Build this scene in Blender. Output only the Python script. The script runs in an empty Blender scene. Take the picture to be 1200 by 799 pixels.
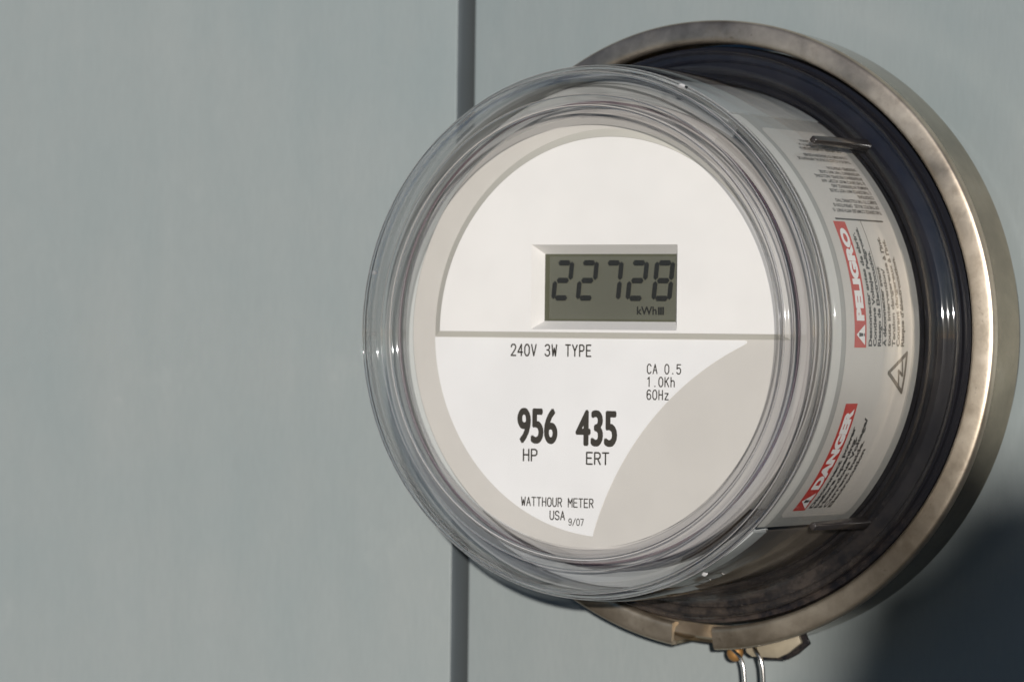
import bpy, bmesh, math, random
from mathutils import Vector, Matrix
R = math.radians
sc = bpy.context.scene
col = sc.collection
random.seed(7)

# ------------------------------------------------------------------ camera
FPX = 4999.15
cam = bpy.data.cameras.new('camera'); cam_o = bpy.data.objects.new('camera', cam); col.objects.link(cam_o)
yaw, pitch, roll = R(30.82998), R(-0.05754), R(0.67392)
fw = Vector((-math.sin(yaw)*math.cos(pitch), math.cos(yaw)*math.cos(pitch), -math.sin(pitch)))
rt0 = Vector((math.cos(yaw), math.sin(yaw), 0)); up0 = rt0.cross(fw)
cr, sr = math.cos(roll), math.sin(roll)
rt = cr*rt0 + sr*up0; up = -sr*rt0 + cr*up0
M3 = Matrix((rt, up, -fw)).transposed()
cam_o.matrix_world = Matrix.Translation((0.62251689, -1.18398543, -0.00397974)) @ M3.to_4x4()
cam.sensor_width = 36; cam.lens = 36*FPX/1200
cam.clip_start = 0.05; cam.clip_end = 3000
cam.dof.use_dof = True; cam.dof.focus_distance = 1.235; cam.dof.aperture_fstop = 19
sc.camera = cam_o

# ------------------------------------------------------------------ light
SAZ, SEL = 29.5, 5.0            # sun to the right of the wall's normal, low
sd = Vector((math.sin(R(SAZ))*math.cos(R(SEL)), -math.cos(R(SAZ))*math.cos(R(SEL)), math.sin(R(SEL))))
w = bpy.data.worlds.new('World'); sc.world = w; w.use_nodes = True
nt = w.node_tree; bg = nt.nodes['Background']
sky = nt.nodes.new('ShaderNodeTexSky'); sky.sky_type = 'NISHITA'; sky.sun_disc = False
sky.sun_elevation = R(SEL); sky.sun_rotation = math.atan2(sd.x, sd.y)
nt.links.new(sky.outputs[0], bg.inputs[0]); bg.inputs[1].default_value = 0.08
sky.ozone_density = 6; sky.dust_density = 0.7; sky.air_density = 1.0
sun = bpy.data.lights.new('sun', 'SUN'); sun.energy = 4.5; sun.angle = R(0.53); sun.color = (1, 0.95, 0.915)
sun_o = bpy.data.objects.new('sun', sun); col.objects.link(sun_o)
sun_o.rotation_euler = (-sd).to_track_quat('-Z', 'Y').to_euler()
vs = sc.view_settings; vs.view_transform = 'Standard'; vs.look = 'None'; vs.gamma = 1; vs.exposure = 0.03
vs.use_curve_mapping = False
c = sc.cycles
c.use_adaptive_sampling = False; c.use_denoising = True; c.max_bounces = 20; c.transmission_bounces = 16; c.glossy_bounces = 8
c.transparent_max_bounces = 40; c.caustics_reflective = True; c.caustics_refractive = False
c.blur_glossy = 0.05; c.sample_clamp_indirect = 4; c.sample_clamp_direct = 0

# ------------------------------------------------------------------ materials
def mat(name, base, rough=0.5, metal=0.0, spec=0.5, coat=0):
    m = bpy.data.materials.new(name); m.use_nodes = True
    b = m.node_tree.nodes['Principled BSDF']
    b.inputs['Base Color'].default_value = (*base, 1); b.inputs['Roughness'].default_value = rough
    b.inputs['Metallic'].default_value = metal; b.inputs['Specular IOR Level'].default_value = spec
    b.inputs['Coat Weight'].default_value = coat
    return m
def N(m, t, **kw):
    n = m.node_tree.nodes.new(t)
    for k, v in kw.items(): setattr(n, k, v)
    return n
def L(m, a, b): m.node_tree.links.new(a, b)
def coords(m, scale):
    tc = N(m, 'ShaderNodeTexCoord'); mp = N(m, 'ShaderNodeMapping'); mp.inputs['Scale'].default_value = scale
    L(m, tc.outputs['Object'], mp.inputs['Vector']); return mp.outputs[0]
def noise(m, scale, vec, detail=4, rough=0.55):
    n = N(m, 'ShaderNodeTexNoise'); n.inputs['Scale'].default_value = scale
    n.inputs['Detail'].default_value = detail; n.inputs['Roughness'].default_value = rough
    L(m, vec, n.inputs['Vector']); return n.outputs['Fac']
def ramp(m, fac, stops):
    r = N(m, 'ShaderNodeValToRGB'); e = r.color_ramp.elements
    while len(e) < len(stops): e.new(0.5)
    for i, (p, cc) in enumerate(stops):
        e[i].position = p; e[i].color = (*cc, 1) if len(cc) == 3 else cc
    L(m, fac, r.inputs[0]); return r.outputs[0]
def maprange(m, fac, a, b, lo, hi):
    n = N(m, 'ShaderNodeMapRange')
    for i, v in enumerate((a, b, lo, hi)): n.inputs[i+1].default_value = v
    L(m, fac, n.inputs[0]); return n.outputs[0]
def bump(m, fac, strength, dist):
    b = N(m, 'ShaderNodeBump'); b.inputs['Strength'].default_value = strength; b.inputs['Distance'].default_value = dist
    L(m, fac, b.inputs['Height']); return b.outputs[0]
def P(m): return m.node_tree.nodes['Principled BSDF']
def mixc(m, fac, a, b, mode='MIX'):
    n = N(m, 'ShaderNodeMix', data_type='RGBA', blend_type=mode)
    for s, v in ((6, a), (7, b)):
        if isinstance(v, tuple): n.inputs[s].default_value = (*v, 1)
        else: L(m, v, n.inputs[s])
    if isinstance(fac, float): n.inputs[0].default_value = fac
    else: L(m, fac, n.inputs[0])
    return n.outputs[2]

def wall_material():
    m = mat('painted_steel', (0.33, 0.365, 0.345), 0.5)
    big = noise(m, 5, coords(m, (1, 1, .7)), 4)
    streak = noise(m, 16, coords(m, (6, 1, .35)), 6, .65)
    fine = noise(m, 900, coords(m, (1, 1, .18)), 3)
    base = ramp(m, big, [(0.25, (0.212, 0.254, 0.252)), (0.75, (0.252, 0.280, 0.270))])
    mid = noise(m, 24, coords(m, (1, 1, .8)), 5, .6)
    base = mixc(m, maprange(m, mid, .35, .7, 0, .35), base, (0.285, 0.30, 0.285))
    base = mixc(m, maprange(m, streak, .35, .7, 0, .12), base, (0.30, 0.322, 0.31))
    base = mixc(m, maprange(m, fine, .35, .65, 0, .16), base, (0.19, 0.215, 0.21))
    dust = noise(m, 60, coords(m, (1, 1, 1)), 8, .75)
    base = mixc(m, maprange(m, dust, .66, .78, 0, .35), base, (0.47, 0.48, 0.45))
    scr = N(m, 'ShaderNodeTexVoronoi', feature='DISTANCE_TO_EDGE'); scr.inputs['Scale'].default_value = 14
    L(m, coords(m, (1.3, 1, .22)), scr.inputs['Vector'])
    pat = noise(m, 11, coords(m, (1, 1, 1)), 3)
    sm = N(m, 'ShaderNodeMath', operation='MULTIPLY'); L(m, maprange(m, scr.outputs['Distance'], .0, .006, 1, 0), sm.inputs[0]); L(m, maprange(m, pat, .60, .72, 0, .08), sm.inputs[1])
    base = mixc(m, sm.outputs[0], base, (.42, .43, .40))
    chalk = noise(m, 38, coords(m, (1, 1, .7)), 7, .7)
    base = mixc(m, maprange(m, chalk, .62, .74, 0, .16), base, (.36, .385, .365))
    L(m, base, P(m).inputs['Base Color'])
    L(m, maprange(m, streak, .3, .7, .45, .52), P(m).inputs['Roughness'])
    P(m).inputs['Metallic'].default_value = 0.05
    L(m, bump(m, fine, .12, .0003), P(m).inputs['Normal'])
    return m
M_wall = wall_material()

def ring_material():
    m = mat('galvanised_steel', (0.56, 0.52, 0.45), 0.3, 0.92)
    a = noise(m, 28, coords(m, (1, 1, 1)), 6, .7)
    f = noise(m, 900, coords(m, (1, .5, 1)), 3)
    b = noise(m, 9, coords(m, (1, 1, 1)), 3)
    base = ramp(m, a, [(.3, (.36, .295, .215)), (.5, (.56, .48, .37)), (.72, (.70, .63, .51))])
    base = mixc(m, maprange(m, b, .45, .7, 0, .45), base, (.46, .36, .25))
    spot = noise(m, 260, coords(m, (1, 1, 1)), 4, .8)
    base = mixc(m, maprange(m, spot, .64, .72, 0, .6), base, (.22, .17, .12))
    gr = noise(m, 75, coords(m, (1, 1, 1)), 6, .75)
    base = mixc(m, maprange(m, gr, .5, .72, 0, .55), base, (.30, .235, .16))
    L(m, base, P(m).inputs['Base Color'])
    L(m, maprange(m, a, .3, .7, .30, .48), P(m).inputs['Roughness'])
    L(m, bump(m, f, .12, .0002), P(m).inputs['Normal'])
    return m
M_ring = ring_material()
def band_material():
    m = mat('weathered_steel_band', (.3, .25, .18), .5, .95)
    a = noise(m, 40, coords(m, (1, 1, 1)), 7, .7)
    g = noise(m, 350, coords(m, (1, 1, 1)), 4, .8)
    b = ramp(m, a, [(.3, (.22, .18, .12)), (.55, (.36, .30, .21)), (.75, (.45, .39, .30))])
    L(m, mixc(m, maprange(m, g, .62, .72, 0, .5), b, (.12, .09, .06)), P(m).inputs['Base Color'])
    L(m, maprange(m, a, .3, .7, .09, .17), P(m).inputs['Roughness'])
    return m
M_band = band_material()

def black_material():
    m = mat('black_phenolic', (0.009, 0.009, 0.010), 0.2, 0, .3)
    a = noise(m, 120, coords(m, (1, 2, 1)), 9, .8)
    sp = N(m, 'ShaderNodeTexCoord'); sx = N(m, 'ShaderNodeSeparateXYZ'); L(m, sp.outputs['Object'], sx.inputs[0])
    low = maprange(m, sx.outputs['Z'], -.045, -.085, 0, 1)      # dirt has settled along the bottom of the base
    mul = N(m, 'ShaderNodeMath', operation='MULTIPLY'); L(m, low, mul.inputs[0]); L(m, maprange(m, a, .42, .70, 0, .32), mul.inputs[1])
    base = mixc(m, mul.outputs[0], (0.009, 0.009, 0.011), (.20, .15, .11))
    L(m, base, P(m).inputs['Base Color'])
    L(m, maprange(m, mul.outputs[0], 0, .4, .17, .6), P(m).inputs['Roughness'])
    return m
M_black = black_material()

def plastic(name, base, rough=0.45, amt=.06):
    m = mat(name, base, rough)
    a = noise(m, 40, coords(m, (1, 1, 1)), 5, .6)
    d = tuple(x*(1-amt) for x in base)
    L(m, mixc(m, maprange(m, a, .35, .65, 0, 1), base, d), P(m).inputs['Base Color'])
    f = noise(m, 1500, coords(m, (1, 1, 1)), 2)
    L(m, bump(m, f, .05, .0001), P(m).inputs['Normal'])
    return m
M_white = plastic('white_face_sheet', (0.77, 0.75, 0.72), .55, .05)
M_paper = plastic('white_label_stock', (0.75, 0.74, 0.725), .6, .05)
M_beige = plastic('warm_grey_plastic', (0.56, 0.533, 0.49), .5, .06)
M_ramp = plastic('warm_grey_plastic_edge', (0.55, 0.53, 0.47), .5, .04)
M_module = plastic('pale_grey_plastic', (0.50, 0.49, 0.45), .45, .08)
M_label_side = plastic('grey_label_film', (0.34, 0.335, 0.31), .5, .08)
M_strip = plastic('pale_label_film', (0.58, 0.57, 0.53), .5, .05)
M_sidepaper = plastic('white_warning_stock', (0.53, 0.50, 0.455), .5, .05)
M_ink = mat('black_ink', (0.035, 0.03, 0.022), .6)
M_inkside = mat('side_black_ink', (0.03, 0.028, 0.026), .6)
M_red = plastic('red_ink', (0.50, 0.035, 0.022), .5, .15)
M_lcd = plastic('lcd_glass_olive', (0.118, 0.118, 0.092), .22, .08)
M_seg = mat('lcd_segment', (0.020, 0.020, 0.019), .35)
M_rubber = plastic('shaded_gasket_rubber', (0.052, 0.064, 0.068), .85, .25)
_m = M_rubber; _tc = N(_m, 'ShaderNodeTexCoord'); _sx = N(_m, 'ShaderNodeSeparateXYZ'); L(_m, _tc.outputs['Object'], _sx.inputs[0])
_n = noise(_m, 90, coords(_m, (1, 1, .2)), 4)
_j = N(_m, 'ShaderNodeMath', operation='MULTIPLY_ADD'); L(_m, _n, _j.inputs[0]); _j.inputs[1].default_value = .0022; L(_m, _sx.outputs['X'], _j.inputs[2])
L(_m, ramp(_m, maprange(_m, _j.outputs[0], -.1186, -.1104, 0, 1), [(0.08, (.19, .22, .22)), (.24, (.07, .085, .09)), (.45, (.034, .043, .046)), (1, (.016, .020, .019))]), P(_m).inputs['Base Color'])  # soft shade of the groove painted as a colour ramp across the strip
M_brass = plastic('tarnished_brass', (0.40, 0.21, 0.07), .5, .4)
P(M_brass).inputs['Metallic'].default_value = .6
M_wire = mat('steel_wire', (0.62, 0.60, 0.56), .25, 1)
M_tab = plastic('smoky_tab_plastic', (0.035, 0.03, 0.028), .22, .4)
M_bracket = plastic('bracket_steel', (0.36, 0.31, 0.22), .5, .5)
P(M_bracket).inputs['Metallic'].default_value = .35

def clear_material():
    # thin clear plastic: Fresnel reflection over straight-through transparency, with dust and scratches
    m = bpy.data.materials.new('clear_cover_plastic'); m.use_nodes = True
    t = m.node_tree; t.nodes.clear()
    out = N(m, 'ShaderNodeOutputMaterial')
    lw = N(m, 'ShaderNodeLayerWeight'); lw.inputs['Blend'].default_value = .5
    pw = N(m, 'ShaderNodeMath', operation='POWER'); L(m, lw.outputs['Facing'], pw.inputs[0]); pw.inputs[1].default_value = 5
    ma = N(m, 'ShaderNodeMath', operation='MULTIPLY_ADD'); L(m, pw.outputs[0], ma.inputs[0])
    ma.inputs[1].default_value = .75; ma.inputs[2].default_value = .035
    tr = N(m, 'ShaderNodeBsdfTransparent'); tr.inputs[0].default_value = (.982, .985, .982, 1)
    gl = N(m, 'ShaderNodeBsdfGlossy'); gl.inputs['Roughness'].default_value = .035
    wav = noise(m, 45, coords(m, (1, 1, 1)), 2)
    L(m, bump(m, wav, .08, .002), gl.inputs['Normal'])
    mx = N(m, 'ShaderNodeMixShader'); L(m, ma.outputs[0], mx.inputs[0]); L(m, tr.outputs[0], mx.inputs[1]); L(m, gl.outputs[0], mx.inputs[2])
    di = N(m, 'ShaderNodeBsdfDiffuse'); di.inputs[0].default_value = (.55, .5, .44, 1)
    a = noise(m, 30, coords(m, (1, 3, 1)), 8, .75)
    sc_ = noise(m, 500, coords(m, (1, .04, 1)), 4, .6)
    tc = N(m, 'ShaderNodeTexCoord'); sx = N(m, 'ShaderNodeSeparateXYZ'); L(m, tc.outputs['Object'], sx.inputs[0])
    sy = maprange(m, sx.outputs['Y'], -.097, -.092, 0, 1)       # only the side wall is dusty
    d1 = N(m, 'ShaderNodeMath', operation='MULTIPLY_ADD'); L(m, maprange(m, a, .45, .75, 0, .018), d1.inputs[0]); d1.inputs[1].default_value = 1
    L(m, maprange(m, sc_, .62, .8, 0.002, .02), d1.inputs[2])
    d2 = N(m, 'ShaderNodeMath', operation='MULTIPLY'); L(m, d1.outputs[0], d2.inputs[0]); L(m, sy, d2.inputs[1])
    mx2 = N(m, 'ShaderNodeMixShader'); L(m, d2.outputs[0], mx2.inputs[0]); L(m, mx.outputs[0], mx2.inputs[1]); L(m, di.outputs[0], mx2.inputs[2])
    L(m, mx2.outputs[0], out.inputs[0])
    return m
M_clear = clear_material()
RIMMIX = 0.78
def rim_material():
    m = bpy.data.materials.new('clear_moulded_rim'); m.use_nodes = True
    t = m.node_tree; t.nodes.clear()
    out = N(m, 'ShaderNodeOutputMaterial')
    g = N(m, 'ShaderNodeBsdfGlass'); g.inputs['Roughness'].default_value = 0.0; g.inputs['IOR'].default_value = 1.49
    g.inputs['Color'].default_value = (1, 1, 1, 1)
    lw = N(m, 'ShaderNodeLayerWeight'); lw.inputs['Blend'].default_value = .5
    pw = N(m, 'ShaderNodeMath', operation='POWER'); L(m, lw.outputs['Facing'], pw.inputs[0]); pw.inputs[1].default_value = 3.8
    ma = N(m, 'ShaderNodeMath', operation='MULTIPLY_ADD'); L(m, pw.outputs[0], ma.inputs[0]); ma.inputs[1].default_value = .9; ma.inputs[2].default_value = .05
    tr = N(m, 'ShaderNodeBsdfTransparent'); tr.inputs[0].default_value = (.996, .996, .996, 1)
    gl = N(m, 'ShaderNodeBsdfGlossy'); gl.inputs['Roughness'].default_value = .05
    thin = N(m, 'ShaderNodeMixShader'); L(m, ma.outputs[0], thin.inputs[0]); L(m, tr.outputs[0], thin.inputs[1]); L(m, gl.outputs[0], thin.inputs[2])
    mx = N(m, 'ShaderNodeMixShader'); mx.inputs[0].default_value = RIMMIX
    L(m, g.outputs[0], mx.inputs[1]); L(m, thin.outputs[0], mx.inputs[2]); L(m, mx.outputs[0], out.inputs[0])
    return m
M_rim = rim_material()
def ground_material():
    m = mat('dry_yard_soil', (.12, .095, .065), .95)
    a = noise(m, .8, coords(m, (1, 1, 1)), 8, .7)
    L(m, ramp(m, a, [(.35, (.075, .07, .035)), (.65, (.17, .13, .09))]), P(m).inputs['Base Color'])
    return m
def leaf_material():
    m = mat('shrub_leaf', (.05, .085, .03), .6)
    a = noise(m, 12, coords(m, (1, 1, 1)), 3)
    L(m, ramp(m, a, [(.35, (.035, .06, .02)), (.65, (.07, .11, .035))]), P(m).inputs['Base Color'])
    return m

# ------------------------------------------------------------------ helpers
def link(name, me, m, parent=None):
    o = bpy.data.objects.new(name, me); col.objects.link(o)
    if m: me.materials.append(m)
    if parent: o.parent = parent
    return o
def from_bm(name, bm, m, parent=None, smooth=None):
    me = bpy.data.meshes.new(name); bmesh.ops.recalc_face_normals(bm, faces=bm.faces); bm.to_mesh(me); bm.free()
    if smooth is not None:
        for p in me.polygons: p.use_smooth = True
        me.set_sharp_from_angle(angle=R(smooth))
    return link(name, me, m, parent)
def pydata(name, v, f, m, parent=None, smooth=None):
    me = bpy.data.meshes.new(name); me.from_pydata([tuple(x) for x in v], [], f); me.update()
    if smooth is not None:
        for p in me.polygons: p.use_smooth = True
        me.set_sharp_from_angle(angle=R(smooth))
    return link(name, me, m, parent)
def tag(o, label, cat=None, group=None, kind=None):
    if label: o['label'] = label
    if cat: o['category'] = cat
    if group: o['group'] = group
    if kind: o['kind'] = kind
    return o
def empty(name, loc=(0, 0, 0)):
    o = bpy.data.objects.new(name, None); col.objects.link(o); o.location = loc; o.empty_display_size = .02
    return o
def round_profile(pts, closed=True, it=2):
    """Chaikin corner cutting so moulded profiles have soft bends"""
    for _ in range(it):
        out = []; n = len(pts)
        rng = range(n) if closed else range(n-1)
        if not closed: out.append(pts[0])
        for i in rng:
            a, b = pts[i], pts[(i+1) % n]
            out.append((a[0]*.78+b[0]*.22, a[1]*.78+b[1]*.22)); out.append((a[0]*.22+b[0]*.78, a[1]*.22+b[1]*.78))
        if not closed: out.append(pts[-1])
        pts = out
    return pts
def lathe(name, prof, m, parent=None, segs=256, a0=0, a1=360, closed=True, smooth=30, jitter=None):
    """prof: (radius mm, depth mm off the wall); revolved round the meter's axis (Y)"""
    full = abs(a1-a0-360) < 1e-6; n = len(prof); bm = bmesh.new(); rings = []
    cnt = segs if full else segs+1
    for i in range(cnt):
        a = R(a0+(a1-a0)*i/segs); ring = []
        for r, d in prof:
            if jitter: r, d = jitter(math.degrees(a), r, d)
            ring.append(bm.verts.new((r*.001*math.cos(a), -d*.001, r*.001*math.sin(a))))
        rings.append(ring)
    m_ = cnt if full else cnt-1
    for i in range(m_):
        A, B = rings[i], rings[(i+1) % cnt]
        for j in range(n if closed else n-1):
            k = (j+1) % n
            if prof[j][0] < 1e-6 and prof[k][0] < 1e-6: continue
            try: bm.faces.new((A[j], A[k], B[k], B[j]))
            except ValueError: pass
    if not full and closed:
        bm.faces.new(rings[0]); bm.faces.new(list(reversed(rings[-1])))
    bmesh.ops.remove_doubles(bm, verts=bm.verts, dist=1e-7)
    bmesh.ops.dissolve_degenerate(bm, edges=bm.edges, dist=1e-8)
    return from_bm(name, bm, m, parent, smooth)
def box(name, x0, x1, y0, y1, z0, z1, m, parent=None, bev=0, seg=3):
    bm = bmesh.new(); bmesh.ops.create_cube(bm, size=1)
    for v in bm.verts:
        v.co = ((x0+x1)/2+v.co.x*(x1-x0), (y0+y1)/2+v.co.y*(y1-y0), (z0+z1)/2+v.co.z*(z1-z0))
    if bev: bmesh.ops.bevel(bm, geom=bm.edges[:], offset=bev, segments=seg, profile=.5, affect='EDGES')
    return from_bm(name, bm, m, parent, 40)
def tube(name, pts, rad, m, parent=None, n=12):
    bm = bmesh.new(); rings = []
    pts = [Vector(p) for p in pts]
    prev = None
    for i, p in enumerate(pts):
        t = (pts[min(i+1, len(pts)-1)]-pts[max(i-1, 0)]).normalized()
        ref = prev if prev else (Vector((0, 1, 0)) if abs(t.y) < .9 else Vector((1, 0, 0)))
        u = (ref - t*ref.dot(t)).normalized(); prev = u; v = t.cross(u)
        rings.append([bm.verts.new(p + rad*(math.cos(2*math.pi*k/n)*u+math.sin(2*math.pi*k/n)*v)) for k in range(n)])
    for A, B in zip(rings, rings[1:]):
        for k in range(n): bm.faces.new((A[k], A[(k+1) % n], B[(k+1) % n], B[k]))
    bm.faces.new(rings[0]); bm.faces.new(list(reversed(rings[-1])))
    return from_bm(name, bm, m, parent, 50)
def smooth_path(pts, it=3):
    for _ in range(it):
        o = [pts[0]]
        for a, b in zip(pts, pts[1:]):
            a, b = Vector(a), Vector(b); o += [a*.75+b*.25, a*.25+b*.75]
        o.append(pts[-1]); pts = o
    return pts

# ---- flat mapping: (u,v) mm on a plane facing the viewer at depth mm
def face_map(depth): return lambda u, v: (u*.001, -depth*.001, v*.001)
LR = 77.0
def cyl_map(lift=0.0):   # (angle deg, depth mm) on the label cylinder
    def f(a, d):
        r = (LR+lift)*.001; return (r*math.cos(R(a)), -d*.001, r*math.sin(R(a)))
    return f

def text_mesh(body, bold=0.0, spacing=1.0):
    cu = bpy.data.curves.new('t', 'FONT'); cu.body = body; cu.size = 1; cu.offset = bold; cu.space_character = spacing
    cu.resolution_u = 4
    o = bpy.data.objects.new('t', cu); col.objects.link(o)
    dg = bpy.context.evaluated_depsgraph_get(); dg.update()
    me = bpy.data.meshes.new_from_object(o.evaluated_get(dg))
    v = [tuple(q.co[:2]) for q in me.vertices]; f = [tuple(p.vertices) for p in me.polygons]
    bpy.data.objects.remove(o); bpy.data.curves.remove(cu); bpy.data.meshes.remove(me)
    return v, f
def embolden(v, f, e):
    n = len(v); V, F = [], []
    for k, (ex, ez) in enumerate(((0, 0), (e, 0), (-e, 0), (e*.5, e*.5), (-e*.5, e*.5), (e*.5, -e*.5), (-e*.5, -e*.5))):
        V += [(q[0]+ex, q[1]+ez, k) for q in v]; F += [tuple(i+k*n for i in t) for t in f]
    return V, F
def text_rect(name, body, x0, x1, z0, z1, depth, m, parent, bold=0.0):
    v, f = text_mesh(body)
    v, f = embolden(v, f, bold)
    xs = [q[0] for q in v]; zs = [q[1] for q in v]
    sx = (x1-x0)/(max(xs)-min(xs)); sz = (z1-z0)/(max(zs)-min(zs)); fm = face_map(depth)
    vv = [(lambda q: (q[0], q[1]-k*.000003, q[2]))(fm(x0+(a-min(xs))*sx, z0+(b-min(zs))*sz)) for a, b, k in v]
    return pydata(name, vv, [tuple(reversed(q)) for q in f] if False else f, m, parent)

# ---- a plotter style monospaced stroke font on a 4 x 6 cell
G = {
'0': [[(1.2,0),(2.8,0),(4,1.4),(4,4.6),(2.8,6),(1.2,6),(0,4.6),(0,1.4),(1.2,0)]],
'1': [[(.7,4.9),(2.1,6),(2.1,0)]],
'2': [[(0,4.7),(.3,5.5),(1.2,6),(2.8,6),(3.8,5.3),(3.9,4.2),(3.2,3),(0,0),(4,0)]],
'3': [[(.1,5.2),(1.2,6),(2.8,6),(3.7,5.3),(3.7,4),(2.8,3.2),(1.5,3.2)],[(2.8,3.2),(3.9,2.3),(3.9,.9),(2.8,0),(1.1,0),(0,.9)]],
'4': [[(3,0),(3,6),(0,1.8),(4,1.8)]],
'5': [[(3.8,6),(.4,6),(.2,3.2),(1.3,3.8),(2.8,3.8),(3.9,2.8),(3.9,1.2),(2.8,0),(1.1,0),(0,.9)]],
'6': [[(3.7,5.3),(2.8,6),(1.3,6),(.1,4.6),(.1,1.3),(1.2,0),(2.8,0),(3.9,1.1),(3.9,2.4),(2.8,3.5),(1.2,3.5),(.1,2.3)]],
'7': [[(0,6),(4,6),(1.6,0)]],
'9': [[(.3,.7),(1.2,0),(2.7,0),(3.9,1.4),(3.9,4.7),(2.8,6),(1.2,6),(.1,4.9),(.1,3.6),(1.2,2.5),(2.8,2.5),(3.9,3.7)]],
'V': [[(0,6),(2,0),(4,6)]], 'W': [[(0,6),(.9,0),(2,4.2),(3.1,0),(4,6)]], 'T': [[(0,6),(4,6)],[(2,6),(2,0)]],
'Y': [[(0,6),(2,2.8),(4,6)],[(2,2.8),(2,0)]],
'P': [[(0.2,0),(0.2,6),(2.8,6),(3.9,5.2),(3.9,3.6),(2.8,2.8),(.2,2.8)]],
'E': [[(3.9,6),(.2,6),(.2,0),(3.9,0)],[(.2,3.1),(3.3,3.1)]],
'C': [[(3.9,4.9),(2.8,6),(1.3,6),(.1,4.6),(.1,1.4),(1.3,0),(2.8,0),(3.9,1.1)]],
'A': [[(0,0),(2,6),(4,0)],[(.7,2.1),(3.3,2.1)]], '.': [[(1.8,.1),(2.2,.1)]],
'K': [[(.2,0),(.2,6)],[(3.9,6),(.2,2.5)],[(1.5,3.7),(4,0)]],
'h': [[(.3,0),(.3,6)],[(.3,3),(1.4,4),(2.7,4),(3.6,3.1),(3.6,0)]],
'H': [[(.2,0),(.2,6)],[(3.8,0),(3.8,6)],[(.2,3.1),(3.8,3.1)]],
'z': [[(.3,4),(3.6,4),(.3,0),(3.7,0)]],
'R': [[(0.2,0),(0.2,6),(2.8,6),(3.8,5.2),(3.8,3.7),(2.8,2.9),(.2,2.9)],[(2.1,2.9),(3.9,0)]],
'O': [[(1.2,0),(2.8,0),(4,1.4),(4,4.6),(2.8,6),(1.2,6),(0,4.6),(0,1.4),(1.2,0)]],
'U': [[(.1,6),(.1,1.3),(1.2,0),(2.8,0),(3.9,1.3),(3.9,6)]],
'M': [[(0,0),(0,6),(2,2.4),(4,6),(4,0)]],
'S': [[(3.8,4.9),(2.8,6),(1.2,6),(.1,5.1),(.1,4),(1.1,3.2),(2.9,2.8),(3.9,2),(3.9,.9),(2.8,0),(1.2,0),(0,1.1)]],
'/': [[(0,-.3),(4,6.3)]],
}
def stroke_text(name, body, x0, z0, h, pitch, depth, parent, w=.32, wf=.66):
    """ribbons with round joints; h cap height, pitch advance, all mm"""
    v, f = [], []; fm = face_map(depth); s = h/6; sx = pitch*wf/4
    def quad(a, b):
        d = Vector((b[0]-a[0], b[1]-a[1]))
        if d.length < 1e-6: return
        n = Vector((-d.y, d.x)).normalized()*w/2; k = len(v)
        for q in ((a[0]+n.x, a[1]+n.y), (a[0]-n.x, a[1]-n.y), (b[0]-n.x, b[1]-n.y), (b[0]+n.x, b[1]+n.y)): v.append(fm(*q))
        f.append((k, k+1, k+2, k+3))
    def dot(a, j):
        k = len(v); fm2 = face_map(depth+.004+.002*(j % 3))
        for i in range(8): v.append(fm2(a[0]+w/2*math.cos(i*math.pi/4), a[1]+w/2*math.sin(i*math.pi/4)))
        f.append(tuple(range(k, k+8)))
    for i, ch in enumerate(body):
        for st in G.get(ch, []):
            pts = [(x0+i*pitch+px*sx, z0+pz*s) for px, pz in st]
            for j, (a, b) in enumerate(zip(pts, pts[1:])):
                quad(a, b)
            for j, a in enumerate(pts): dot(a, j)
    return pydata(name, v, f, M_ink, parent)

WY = .018      # front of the sheet steel panels
# ================================================================== SETTING: the two painted steel panels
# right-hand panel, its folded edge standing at x = -99.3 mm
def panel(name, x0, x1, y0, yback, z0, z1, fold, side):
    o = box(name, x0, x1, y0, yback, z0, z1, M_wall, None, fold, 5)
    return o
right_panel = panel('wall_panel', -.1106, .75, WY, .06, -1.25, .75, .0006, 1)
tag(right_panel, None, kind='structure')
left_panel = panel('wall_panel', -1.6, -.1172, WY, .06, -1.25, .75, .0004, 1)
tag(left_panel, None, kind='structure')
back = box('wall', -1.6, .75, .062, .12, -1.25, .75, M_wall); tag(back, None, kind='structure')
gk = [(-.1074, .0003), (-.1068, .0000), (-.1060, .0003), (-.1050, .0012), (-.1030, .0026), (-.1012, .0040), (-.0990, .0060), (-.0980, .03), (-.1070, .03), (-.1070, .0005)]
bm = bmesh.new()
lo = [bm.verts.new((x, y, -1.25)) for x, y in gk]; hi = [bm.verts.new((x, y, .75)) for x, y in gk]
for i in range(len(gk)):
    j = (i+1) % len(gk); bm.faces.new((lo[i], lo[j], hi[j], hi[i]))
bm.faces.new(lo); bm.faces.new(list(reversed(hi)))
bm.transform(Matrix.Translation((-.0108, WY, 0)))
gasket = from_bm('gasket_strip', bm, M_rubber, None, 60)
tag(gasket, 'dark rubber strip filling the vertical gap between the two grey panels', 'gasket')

gm = bpy.data.meshes.new('ground')
gm.from_pydata([(-900, -900, -1.3), (900, -900, -1.3), (900, 900, -1.3), (-900, 900, -1.3)], [], [(0, 1, 2, 3)])
ground = link('ground', gm, ground_material()); ground['kind'] = 'structure'

# ================================================================== METER
meter = empty('electricity_meter', (0, 0, 0))
tag(meter, 'round electricity meter under a clear cover, its digital display reading 22728', 'electricity meter')

# base: black moulded disc with ridges, seated in the ring
base_prof = [(40, 6), (40, 26), (76.0, 26), (77.0, 30.5), (78.8, 30.5), (79.2, 24.4), (83.6, 22.6), (84.3, 24.6), (86.2, 24.6), (86.9, 22.6), (89.0, 22.4), (89.0, 6)]
lathe('base', round_profile(base_prof, True, 1), M_black, meter, smooth=25)
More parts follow.
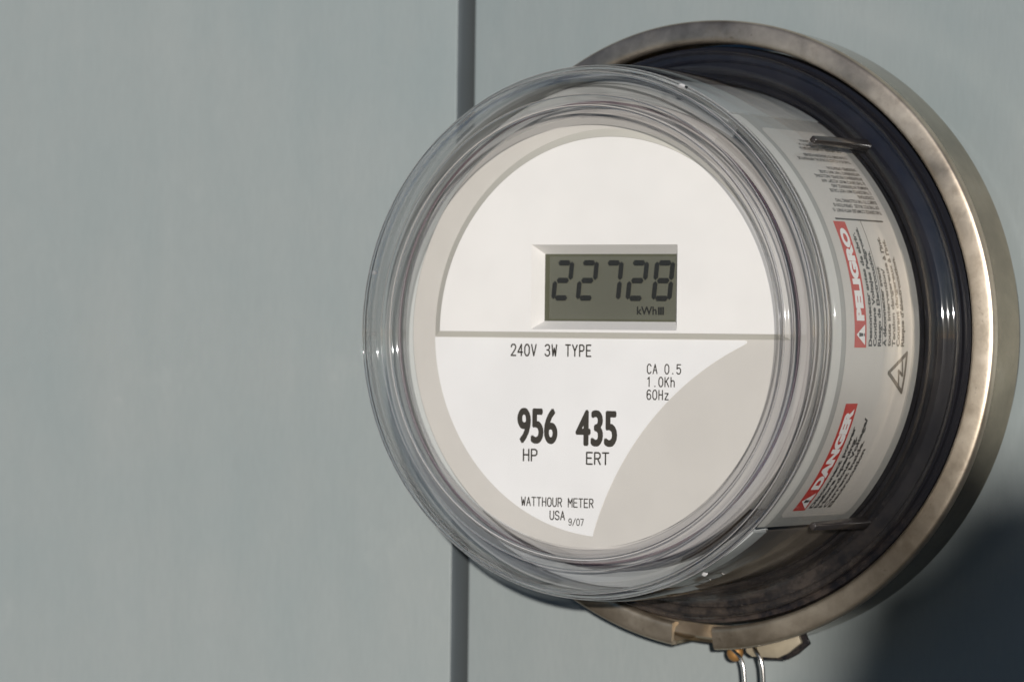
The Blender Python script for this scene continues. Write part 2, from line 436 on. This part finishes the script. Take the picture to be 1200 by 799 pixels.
# module housing behind the dial
mod_prof = [(20, 27), (20, 80.5), (66.2, 80.5), (67.4, 80.0), (67.8, 79), (67.8, 40), (70, 38), (73.5, 36), (73.5, 27)]
lathe('module_housing', round_profile(mod_prof, True, 1), M_module, meter, smooth=25)

M_liner = plastic('grey_liner_plastic', (.46, .475, .46), .45, .08)
lathe('inner_liner', [(76.5, 31), (76.5, 88.3), (75.9, 88.3), (75.6, 31)], M_liner, meter, segs=240, a0=57.5, a1=250, smooth=30)
M_liner_shade = plastic('shaded_liner_brown', (.12, .10, .082), .35, .35)
lathe('inner_liner', [(76.5, 31), (76.5, 80), (75.9, 80), (75.6, 31)], M_liner_shade, meter, segs=80, a0=250, a1=311.5, smooth=30)  # bottom section in a darker copy of the liner, its shade painted in
lathe('liner_lip', [(76.5, 80.1), (76.5, 88.3), (75.9, 88.3), (75.6, 80.1)], M_liner, meter, segs=80, a0=250, a1=311.5, smooth=30)
lathe('inner_shelf', [(67.9, 76.5), (75.4, 78.0), (75.4, 76.8), (67.9, 75.3)], M_liner, meter, segs=240, a0=58.0, a1=311, smooth=30)
M_shade = plastic('shade_shell_brown', (.045, .034, .026), .4, .35)
lathe('shade_shell', [(68.4, 28), (68.4, 81.3), (69.6, 82.2), (70.6, 81), (72.0, 46), (74.8, 41), (74.8, 28)], M_shade, meter, segs=80, a0=-130, a1=-48, smooth=30)  # dark shell added to paint the shade under the module
# ---- dial plate
def poly_curve(name, loops, depth, thick, m, parent, bev=0.0, res=3):
    """planar filled shape with holes; loops in mm, front at depth+thick/2"""
    cu = bpy.data.curves.new(name, 'CURVE'); cu.dimensions = '2D'; cu.fill_mode = 'BOTH'
    cu.extrude = max(thick/2-bev, 0)*.001; cu.bevel_depth = bev*.001; cu.bevel_resolution = res
    if bev: cu.offset = -bev*.001
    for lp in loops:
        s = cu.splines.new('POLY'); s.points.add(len(lp)-1); s.use_cyclic_u = True
        for p, (x, z) in zip(s.points, lp): p.co = (x*.001, z*.001, 0, 1)
    o = bpy.data.objects.new('c', cu); col.objects.link(o)
    dg = bpy.context.evaluated_depsgraph_get(); dg.update()
    me = bpy.data.meshes.new_from_object(o.evaluated_get(dg)); bpy.data.objects.remove(o); bpy.data.curves.remove(cu)
    for q in me.vertices:
        x, z, d = q.co; q.co = (x, -(depth*.001)-d, z)
    me.name = name
    o = link(name, me, None, parent); me.materials.clear(); me.materials.append(m)
    return o
def arc(r, a0, a1, n, cx=0, cz=0): return [(cx+r*math.cos(R(a0+(a1-a0)*i/n)), cz+r*math.sin(R(a0+(a1-a0)*i/n))) for i in range(n+1)]
disc = poly_curve('dial_plate', [arc(68.6, 0, 359, 180), [(-28, -.4), (26, -.4), (26, 28), (-28, 28)]], 83.9, 2.2, M_beige, meter, .35)
# raised upper half: sloped warm grey edge, white sheet on top, with a stepped window round the display
PH = 86.5
bx0, bx1, bz0, bz1 = -26.0, 23.6, .9, 26.1       # window outer edge (on plateau)
ix0, ix1, iz0, iz1 = -23.3, 21.1, 3.6, 23.2      # display edge, recessed
DD = PH-3.75
def half(r, zb, n=96):
    a = math.degrees(math.asin(zb/r)); return arc(r, a, 180-a, n)
v, f = [], []
A = half(60.4, -1.5); B = half(58.0, 0.05)
for x, z in A: v.append((x*.001, -.0851, z*.001))
for x, z in B: v.append((x*.001, -PH*.001, z*.001))
n = len(A)
for i in range(n): j = (i+1) % n; f.append((i, j, n+j, n+i))
pydata('raised_edge', v, f, M_ramp, disc)
def rrect(x0, x1, z0, z1, r=.5, n=4):
    o = []
    for cx, cz, a in ((x1-r, z1-r, 0), (x0+r, z1-r, 90), (x0+r, z0+r, 180), (x1-r, z0+r, 270)):
        o += arc(r, a, a+90, n, cx, cz)
    return o
poly_curve('upper_face', [half(57.95, .08), rrect(bx0, bx1, bz0, bz1, .25)], PH-.05, .2, M_white, disc)
# bezel slopes
v, f = [], []
for q in ((bx0, bz0), (bx1, bz0), (bx1, bz1), (bx0, bz1)): v.append((q[0]*.001, -(PH+.04)*.001, q[1]*.001))
for q in ((ix0, iz0), (ix1, iz0), (ix1, iz1), (ix0, iz1)): v.append((q[0]*.001, -(DD-.3)*.001, q[1]*.001))
for i in range(4): j = (i+1) % 4; f.append((i, j, 4+j, 4+i))
display = empty('display', (0, 0, 0)); display.parent = meter
pydata('bezel', v, f, plastic('bezel_plastic', (.70, .68, .65), .55, .03), display)
scr = box('screen', (ix0-1)*.001, (ix1+1)*.001, -DD*.001, -(DD-1.0)*.001+.0, (iz0-1)*.001, (iz1+1)*.001, M_lcd, display)
# darker strips along the left, top and bottom edges of the LCD
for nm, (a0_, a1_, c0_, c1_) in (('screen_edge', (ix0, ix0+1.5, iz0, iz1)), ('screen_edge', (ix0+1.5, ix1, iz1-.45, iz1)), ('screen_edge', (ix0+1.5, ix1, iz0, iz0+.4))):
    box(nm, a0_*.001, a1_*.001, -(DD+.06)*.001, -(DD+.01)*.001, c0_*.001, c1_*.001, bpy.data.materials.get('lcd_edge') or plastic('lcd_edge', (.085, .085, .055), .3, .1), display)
# digits: seven-segment, slightly slanted
SEG = {'2': 'abged', '7': 'abc', '8': 'abcdefg'}
def digit(ch, x, z, wd, h):
    t = 1.55; g = .14; lps = []
    X0, X1, Z0, Z1, ZM = 0, wd, 0, h, h/2
    c_ = .5
    hs = lambda zc: [(X0+t*.75+g, zc), (X0+t*1.1+g, zc+t/2), (X1-t*1.1-g, zc+t/2), (X1-t*.75-g, zc), (X1-t*1.1-g, zc-t/2), (X0+t*1.1+g, zc-t/2)]
    vs_ = lambda xc, z0, z1: [(xc, z0+g), (xc+t/2, z0+t*.55), (xc+t/2, z1-t*.55), (xc, z1-g), (xc-t/2, z1-t*.55), (xc-t/2, z0+t*.55)]
    S = {'a': hs(Z1-t/2), 'g': hs(ZM), 'd': hs(Z0+t/2), 'b': vs_(X1-t/2, ZM, Z1-.25), 'c': vs_(X1-t/2, Z0+.25, ZM), 'f': vs_(X0+t/2, ZM, Z1-.25), 'e': vs_(X0+t/2, Z0+.25, ZM)}
    return [[(x+px+pz*.10, z+pz) for px, pz in S[s]] for s in SEG[ch]]
def flat_polys(name, polys, depth, m, parent, thick=0):
    v, f = [], []; fm = face_map(depth)
    for lp in polys:
        k = len(v); v += [fm(*q) for q in lp]; f.append(tuple(range(k, k+len(lp))))
    return pydata(name, v, f, m, parent)
dx = [-20.9, -12.45, -4.0, 4.55, 13.3]
for ch, x in zip('22728', dx):
    flat_polys('digit', digit(ch, x, 9.55, 6.8, 12.0), DD+.75, M_seg, display)
text_rect('unit_mark', 'kWh', 8.5, 15.2, 5.5, 7.9, DD+.7, M_seg, display, .02)
flat_polys('unit_mark', [[(15.6+i*.72, 5.5), (16.2+i*.72, 5.5), (16.2+i*.72, 7.8), (15.6+i*.72, 7.8)] for i in range(3)], DD+.7, M_seg, display)

# lower specification label
r0 = 60.5; ac = (82.86, -86.61); ar = 91.54
bot = [p_ for p_ in arc(r0, 181.6, 265.6, 90)]
cut = []
for x, z in arc(ar, 162.2, 114.8, 60, *ac): cut.append((x, z))
outline = bot + cut
# rounded tip at the upper right
outline += [(45.4, -3.0), (46.2, -2.4), (46.0, -1.95), (45.2, -1.8), (-60.2, -1.75)]
plate = poly_curve('specification_label', [outline], 85.05, .16, M_paper, meter)
TD = 85.19
stroke_text('printed_line', '240V 3W TYPE', -33.5, -7.0, 3.3, 2.36, TD, plate, .46)
stroke_text('printed_line', 'CA 0.5', 13.2, -11.8, 2.7, 1.98, TD, plate, .36)
stroke_text('printed_line', '1.0Kh', 13.2, -15.6, 2.7, 1.98, TD, plate, .36)
stroke_text('printed_line', '60Hz', 13.2, -19.4, 2.7, 1.98, TD, plate, .36)
stroke_text('printed_line', 'HP', -28.9, -38.4, 3.4, 2.75, TD, plate, .5, .74)
stroke_text('printed_line', 'ERT', -7.1, -38.9, 3.4, 2.75, TD, plate, .5, .74)
stroke_text('printed_line', 'WATTHOUR METER', -29.3, -51.8, 2.5, 1.80, TD, plate, .35, .72)
stroke_text('printed_line', 'USA', -19.4, -55.7, 2.5, 1.85, TD, plate, .36, .72)
stroke_text('printed_line', '9/07', -12.9, -57.2, 1.9, 1.36, TD, plate, .27, .7)
text_rect('printed_number', '956', -31.1, -17.1, -33.3, -22.6, TD, M_ink, plate, .045)
text_rect('printed_number', '435', -10.9, 3.3, -33.7, -22.9, TD, M_ink, plate, .045)

# ---- side warning label, wrapped inside the cover
def cyl_patch(name, a0, a1, d0, d1, lift, m, parent, rad=0.0, n=60):
    """rounded patch on the cylinder, a in degrees, d in mm"""
    fm = cyl_map(lift); rows = []
    v, f = [], []
    for i in range(n+1):
        a = a0+(a1-a0)*i/n; s = abs(a-a0)*R(1)*LR; e = abs(a1-a)*R(1)*LR
        ins = 0.0
        for q in (s, e):
            if q < rad: ins = max(ins, rad-math.sqrt(max(rad*rad-(rad-q)**2, 0)))
        v += [fm(a, d0+ins), fm(a, d1-ins)]
        if i: k = 2*i; f.append((k-2, k-1, k+1, k))
    return pydata(name, v, f, m, parent, 60)
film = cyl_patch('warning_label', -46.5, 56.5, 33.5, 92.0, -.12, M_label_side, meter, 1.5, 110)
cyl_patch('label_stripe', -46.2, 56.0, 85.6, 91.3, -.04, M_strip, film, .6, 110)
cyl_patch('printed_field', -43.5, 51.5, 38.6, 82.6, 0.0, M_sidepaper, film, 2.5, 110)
cyl_patch('printed_line', 25.85, 26.25, 43.5, 75.0, .06, M_inkside, film, 0, 4)
cyl_patch('red_bar', -2.6, 26.0-.6, 69.6, 77.3, .06, M_red, film, 0, 40)
cyl_patch('red_bar', -41.6, -14.8, 69.6, 77.3, .06, M_red, film, 0, 40)
def wrap_up(name, body, a0, d0, h, alen, m, bold=.0, lift=.12):
    bold *= 1.5
    """reads upwards, letters' tops to the front; alen = length in degrees"""
    v, f = text_mesh(body, bold); fm = cyl_map(lift)
    xs = [q[0] for q in v]; W_ = max(xs)-min(xs); cap = .7
    vv = [fm(a0+(x-min(xs))/W_*alen, d0+y/cap*h) for x, y in v]
    return pydata(name, vv, f, m, film)
def wrap_inv(name, body, a0, d0, h, length, m, bold=0, lift=.12):
    """upside down: reads towards the front"""
    v, f = text_mesh(body, bold); fm = cyl_map(lift)
    xs = [q[0] for q in v]; W_ = max(xs)-min(xs)
    vv = [fm(a0-math.degrees(y/.7*h/LR), d0+(x-min(xs))/W_*length) for x, y in v]
    return pydata(name, vv, f, m, film)
M_wink = mat('white_ink', (.75, .73, .70), .6)
def warn_tri(a0, name='warning_triangle'):
    fm = cyl_map(.12); sm = 4.6
    T = [(a0, 70.6), (a0+4.4, 70.6), (a0+2.2, 76.2)]
    pydata(name, [fm(*q) for q in T], [(0, 1, 2)], M_wink, film)
    fm = cyl_map(.18); c0 = a0+2.2
    pydata('exclamation_mark', [fm(c0-.3, 71.9), fm(c0+.3, 71.9), fm(c0+.45, 74.6), fm(c0-.45, 74.6), fm(c0-.3, 70.95), fm(c0+.3, 70.95), fm(c0+.3, 71.5), fm(c0-.3, 71.5)], [(0, 1, 2, 3), (4, 5, 6, 7)], M_inkside, film)
warn_tri(-2.0); wrap_up('warning_word', 'PELIGRO', 3.2, 71.3, 4.3, 20.6, M_wink, .045)
warn_tri(-41.0); wrap_up('warning_word', 'DANGER', -35.6, 71.3, 4.3, 19.6, M_wink, .045)
L1 = [('Desconectar antes de abrir.', 25.2), ('Contiene Voltajes Peligrosos.', 26.5), ('Riesgo de Electrocuci\u00f3n.', 21.0)]
L2 = [('A d\u00e9connecter avant', 17.5), ('toute intervention/', 17.2), ("Tension dangereuse \u00e0 l'int.", 24.5), ("Courant dangereux \u00e0 l'int.", 24.0), ("Risque d'\u00e9lectrocution.", 20.0)]
d = 66.1
for t, a in L1: wrap_up('printed_line', t, -2.3, d, 2.0, a, M_inkside, .03); d -= 3.0
cyl_patch('printed_line', -2.0, 26.0, d+1.65, d+1.95, .06, M_inkside, film, 0, 30)
d -= .5
for t, a in L2: wrap_up('printed_line', t, -2.3, d, 2.0, a, M_inkside, .03); d -= 3.0
d = 66.1
for t, a in [('Disconnect power', 21.0), ('before opening.', 18.5), ('Hazardous Voltage/', 23.0), ('Current Inside.', 17.5), ('Electrocution', 15.5)]:
    wrap_up('printed_line', t, -41.0, d, 2.0, a, M_inkside, .03); d -= 3.0
fcc = ['THIS DEVICE COMPLIES WITH PART 15', 'OF THE FCC RULES.  OPERATION IS', 'SUBJECT TO THE FOLLOWING TWO', 'CONDITIONS:', '1) THIS DEVICE MAY NOT CAUSE', 'HARMFUL INTERFERENCE, AND', '2) THIS DEVICE MUST ACCEPT ANY', 'INTERFERENCE RECEIVED, INCLUDING', 'INTERFERENCE THAT MAY CAUSE', 'UNDESIRED OPERATION.']
a = 28.6
for t in fcc:
    wrap_inv('printed_line', t, a, 42, 1.12, len(t)*.97, M_inkside, .02); a += 1.27
a += 1.0
for t in ['THIS IS A CLASS B DIGITAL APPARATUS', 'CONFORMS TO CANADIAN ICES-003']:
    wrap_inv('printed_line', t, a, 42, 1.12, len(t)*.97, M_inkside, .02); a += 1.27
a += .8
for t in ["CET APPAREIL NUM\u00c9RIQUE DE LA", 'CLASSE B EST CONFORME \u00c0 LA', 'NORME NMB-003 DU CANADA']:
    wrap_inv('printed_line', t, a, 42, 1.12, len(t)*.97, M_inkside, .02); a += 1.27
# high-voltage triangle: outline and bolt
def cyl_ribbon(name, pts, w_, lift=.12, closed=True):
    fm = cyl_map(lift); v, f = [], []; k_ = R(1)*LR
    P0 = [Vector((p[0]*k_, p[1])) for p in pts]; P2 = []
    for i, A in enumerate(P0):
        B = P0[(i+1) % len(P0)]
        if i == len(P0)-1 and not closed: P2.append(A); break
        q_ = max(1, int((B-A).length/1.2)); P2 += [A+(B-A)*t/q_ for t in range(q_)]
    n = len(P2)
    for i in range(n if closed else n-1):
        A, B = P2[i], P2[(i+1) % n]; dd = (B-A).normalized(); nn = Vector((-dd.y, dd.x))*w_/2; A2 = A-dd*w_*.4; B2 = B+dd*w_*.4
        k = len(v)
        for q in (A2+nn, A2-nn, B2-nn, B2+nn): v.append(fm(q.x/k_, q.y))
        f.append((k, k+1, k+2, k+3))
    return pydata(name, v, f, M_inkside, film)
cyl_ribbon('voltage_triangle', [(-3.7, 42.2), (-12.3, 42.2), (-8.0, 53.2)], 1.25)
cyl_ribbon('voltage_bolt', [(-10.8, 45.2), (-7.6, 46.6), (-8.6, 43.6), (-5.6, 44.8)], .9, closed=False)

rnd0 = random.Random(5); M_mark = mat('nicked_plastic', (.40, .40, .39), .3)
# ---- clear cover: side wall with flange, window, thick moulded rim, two tabs
wall_prof = [(76.9, 92.2), (78.6, 91.6), (79.4, 89), (79.7, 60), (80.5, 36), (81.3, 32.6), (83.2, 30.6), (86.6, 30.0), (87.2, 29), (87.2, 26.5),
             (85, 26.5), (82.0, 28.0), (79.6, 31.0), (78.6, 36), (78.0, 60), (77.6, 89), (77.1, 90.5)]
cover = lathe('cover', round_profile(wall_prof, True, 2), M_clear, meter, smooth=60)
lathe('cover_window', [(0, 97.6), (0, 99.4), (63.0, 99.4), (63.0, 97.6)], M_clear, cover, smooth=30)
rim_out = round_profile([(63.1, 99.4), (65.2, 99.4), (65.7, 100.9), (66.9, 101.0), (67.6, 99.8), (70.2, 100.9), (74.0, 101.3), (76.8, 100.5), (77.9, 98.2), (78.0, 95.2), (77.3, 93.4), (77.1, 92.3)], False, 3)
rim_in = [(63.1, 97.9), (66.0, 98.0), (68.0, 98.2), (71.0, 99.2), (74.0, 99.7), (75.7, 98.9), (76.4, 97.3), (76.4, 95.0), (75.9, 93.4), (75.7, 92.3)]
rim_prof = rim_out + list(reversed(round_profile(rim_in, False, 3)))
rim_o = lathe('cover_rim', rim_prof, M_rim, cover, segs=720, smooth=80)
M_irid = mat('purple_brown_iridescence', (.15, .095, .11), .35)
bead = [(67.6+.42*math.cos(R(i*30)), 94.0+.42*math.sin(R(i*30))) for i in range(12)]
lathe('iridescence_bead', bead, M_irid, cover, smooth=60)  # iridescent purple-brown band of the rim, coloured in as an added bead
M_glass = bpy.data.materials.new('solid_clear_bead'); M_glass.use_nodes = True
M_glass.node_tree.nodes.clear()
_g = N(M_glass, 'ShaderNodeBsdfGlass'); _g.inputs['IOR'].default_value = 1.49; _g.inputs['Roughness'].default_value = 0
_o = N(M_glass, 'ShaderNodeOutputMaterial'); L(M_glass, _g.outputs[0], _o.inputs[0])
for br, bd, bs in ((77.85, 96.6, .55), (76.1, 101.0, .38), (66.3, 101.15, .40), (69.6, 100.9, .28)):
    lathe('rim_bead', [(br+bs*math.cos(R(i*22.5)), bd+bs*math.sin(R(i*22.5))) for i in range(16)], M_glass, cover, segs=720, smooth=80)
for ang in (44.4, -43.1):
    bm = bmesh.new(); bmesh.ops.create_cube(bm, size=1)
    for q in bm.verts:
        tap = .75 if q.co.y < 0 else 1.1
        q.co = (q.co.x*.0026*tap, q.co.y*.036, q.co.z*.0027*tap)
    bmesh.ops.bevel(bm, geom=bm.edges[:], offset=.0005, segments=2, profile=.5, affect='EDGES')
    bm.transform(Matrix.Translation((.0816*math.cos(R(ang)), -.0505, .0816*math.sin(R(ang)))) @ Matrix.Rotation(-R(ang), 4, 'Y'))
    from_bm('cover_tab', bm, M_tab, cover, 40)

# small moulding marks and nicks in the clear plastic
for mx_, my_, mz_, ms in ((.0300, -.0972, .0716, .0009), (.0312, -.0968, .0712, .0006), (-.0738, -.0985, .0175, .0007), (.0365, -.0915, -.0697, .0007), (-.0745, -.0980, -.0010, .0005)):
    bm = bmesh.new(); bmesh.ops.create_icosphere(bm, subdivisions=2, radius=ms)
    for q in bm.verts: q.co = Vector((q.co.x*1.4, q.co.y*.5, q.co.z*.8))*rnd0.uniform(.8, 1.2)
    bm.transform(Matrix.Translation((mx_, my_, mz_)))
    from_bm('moulding_mark', bm, M_mark, cover)

# ================================================================== LOCKING RING
ringt = empty('locking_ring', (0, 0, 0))
tag(ringt, 'galvanised steel ring clamped around the base of the round meter', 'locking ring')
def wob(a, r, d):
    sq = max(0, 1-abs(((a+360) % 360)-238)/38)
    r -= 1.7*sq*sq*(3-2*sq)
    return r+.12*math.sin(R(a)*3+1)+.05*math.sin(R(a)*11), d+.12*math.sin(R(a)*5+.4)
lip_prof = [(89.8, 21.5), (89.7, 24.2), (90.1, 25.2), (90.9, 25.6), (93.4, 25.35), (95.9, 24.9), (96.7, 24.4), (97.0, 23.4), (96.9, 21.3), (95.9, 21.3), (95.6, 23.4), (93.0, 23.8), (91.2, 23.0), (90.6, 21.5)]
sleeve_prof = [(96.85, 21.5), (96.3, 9.5), (95.3, 9.5), (95.8, 21.5)]
lathe('ring_lip', round_profile(lip_prof, True, 2), M_ring, ringt, segs=300, a0=-87.6, a1=263.6, smooth=40, jitter=wob)
lathe('ring_sleeve', sleeve_prof, M_band, ringt, segs=300, a0=-87.6, a1=263.6, smooth=40, jitter=wob)
band_prof = [(96.1, 9.4), (95.9, 3.8), (94.6, 3.2), (93.6, 3.6), (94.6, 4.6), (95.0, 9.4)]
lathe('ring_band', band_prof, M_band, ringt, segs=256, smooth=30)
lathe('ring_flange', [(90.2, 9.6), (90.2, 11.2), (94.2, 11.2), (94.9, 10.2), (94.9, 9.6)], M_ring, ringt, segs=256, smooth=30)
hub = lathe('socket_collar', [(78, -14.5), (78, 6), (82, 7.5), (82, 20), (88, 20), (88, -14.5)], M_black, None, smooth=30)
tag(hub, 'dark socket collar fixed to the grey wall behind the meter ring', 'socket collar')

# latch: bent bracket, rivet
def plate_xz(name, pts, y0, y1, m, parent, bev=.0003):
    bm = bmesh.new()
    A = [bm.verts.new((x*.001, -y0*.001, z*.001)) for x, z in pts]; B = [bm.verts.new((x*.001, -y1*.001, z*.001)) for x, z in pts]
    for i in range(len(pts)):
        j = (i+1) % len(pts); bm.faces.new((A[i], A[j], B[j], B[i]))
    bm.faces.new(A); bm.faces.new(list(reversed(B)))
    bmesh.ops.bevel(bm, geom=bm.edges[:], offset=bev, segments=2, profile=.5, affect='EDGES')
    return from_bm(name, bm, m, parent, 40)
latch = plate_xz('latch_bracket', [(9.0, -95.5), (9.6, -98.0), (11.5, -99.2), (20.5, -99.2), (24.0, -97.6), (28.5, -94.2), (27.0, -90.5)], 12.0, 13.6, M_bracket, ringt)
plate_xz('latch_shadow_edge', [(8.5, -95.0), (9.3, -98.8), (11.8, -100.2), (21.6, -100.0), (25.2, -98.1), (29.4, -94.6), (27.0, -90.5)], 8.0, 9.6, M_black, ringt)  # black plate painting the bracket's shadow and thickness
bm = bmesh.new(); bmesh.ops.create_uvsphere(bm, u_segments=24, v_segments=14, radius=.0027)
for q in bm.verts: q.co.y = max(min(q.co.y*.8, .0016), -.0022)
bm.transform(Matrix.Translation((.0052, -.0125, -.0984)))
from_bm('rivet', bm, M_brass, ringt, 50)
box('rivet_shank', .0040, .0064, -.0125, -.0085, -.0975, -.0935, M_brass, ringt, .0003)

seal = empty('seal_wire', (0, 0, 0))
tag(seal, 'bent steel seal wire looped through the latch at the bottom of the ring', 'seal wire')
tube('wire_strand', smooth_path([(.0035, -.0150, -.0955), (.0068, -.0165, -.0973), (.0100, -.0172, -.0996), (.0110, -.0170, -.104), (.0112, -.0165, -.115), (.0135, -.016, -.124)]), .00052, M_wire, seal)
tube('wire_strand', smooth_path([(.0125, -.0150, -.0940), (.0150, -.0178, -.0968), (.0172, -.0182, -.0992), (.0180, -.0178, -.104), (.0176, -.0170, -.116), (.0145, -.0165, -.126)]), .00062, M_wire, seal)
box('seal_tag', .0105, .0175, -.0195, -.0145, -.136, -.1235, M_brass, seal, .0008)

# ================================================================== out of frame: a shrub added behind the viewer to cast the lower-right shade
shrub = empty('added_shade_shrub')
tag(shrub, 'leafy green shrub added behind the viewer to shade the lower right wall', 'shrub')
v, f = [], []
T = 3.8
Bc = Vector((.0, 0, 0)) + sd*T
rnd = random.Random(3)
def leaf(p, s):
    n = Vector((rnd.gauss(0, 1), rnd.gauss(0, 1), rnd.gauss(0, 1))).normalized()
    u = n.orthogonal().normalized(); ww = n.cross(u); th = rnd.uniform(0, 6.28)
    a = math.cos(th)*u+math.sin(th)*ww; b = n.cross(a); k = len(v)
    for q in (p-a*s, p-a*s*.2+b*s*.4, p+a*s*.5+b*s*.28, p+a*s, p+a*s*.5-b*s*.28, p-a*s*.2-b*s*.4): v.append(q)
    f.append(tuple(range(k, k+6)))
sx_, sz_ = Vector((math.cos(R(SAZ)), math.sin(R(SAZ)), 0)), Vector((0, 0, 1))
blobs = [((.113, -.111), .066, 2300), ((.083, -.143), .052, 1200), ((.19, -.13), .08, 1500), ((.16, -.21), .12, 1500), ((.30, -.17), .12, 800), ((.22, -.30), .17, 900), ((.40, -.35), .22, 1000), ((.30, -.62), .28, 1100), ((.36, -.95), .28, 900)]
for (bx, bz), rr, cnt in blobs:
    cen = Bc + sx_*bx*math.cos(R(SAZ)) + sz_*bz
    for _ in range(cnt):
        q = Vector((rnd.gauss(0, 1), rnd.gauss(0, 1), rnd.gauss(0, 1))).normalized()*rr*rnd.random()**.5
        leaf(cen+q, rnd.uniform(.012, .022) if rr < .1 else rnd.uniform(.02, .035))
tag(pydata('foliage', v, f, leaf_material(), shrub), None, kind='stuff')
st = Bc+sx_*.30
tube('stem', smooth_path([(st.x, st.y, -1.32), (st.x+.02, st.y+.01, -.9), (st.x-.03, st.y, -.5), (st.x-.08, st.y, -.2)]), .018, mat('bark', (.1, .07, .045), .9), shrub)
for (bx, bz), rr, cnt in blobs[:6]:
    e_ = Bc+sx_*bx*math.cos(R(SAZ))+sz_*bz
    tube('branch', smooth_path([(st.x, st.y, min(-.75, bz-.4)), tuple((Vector((st.x, st.y, bz-.2))+e_)/2), tuple(e_)]), .006, bpy.data.materials['bark'], shrub)
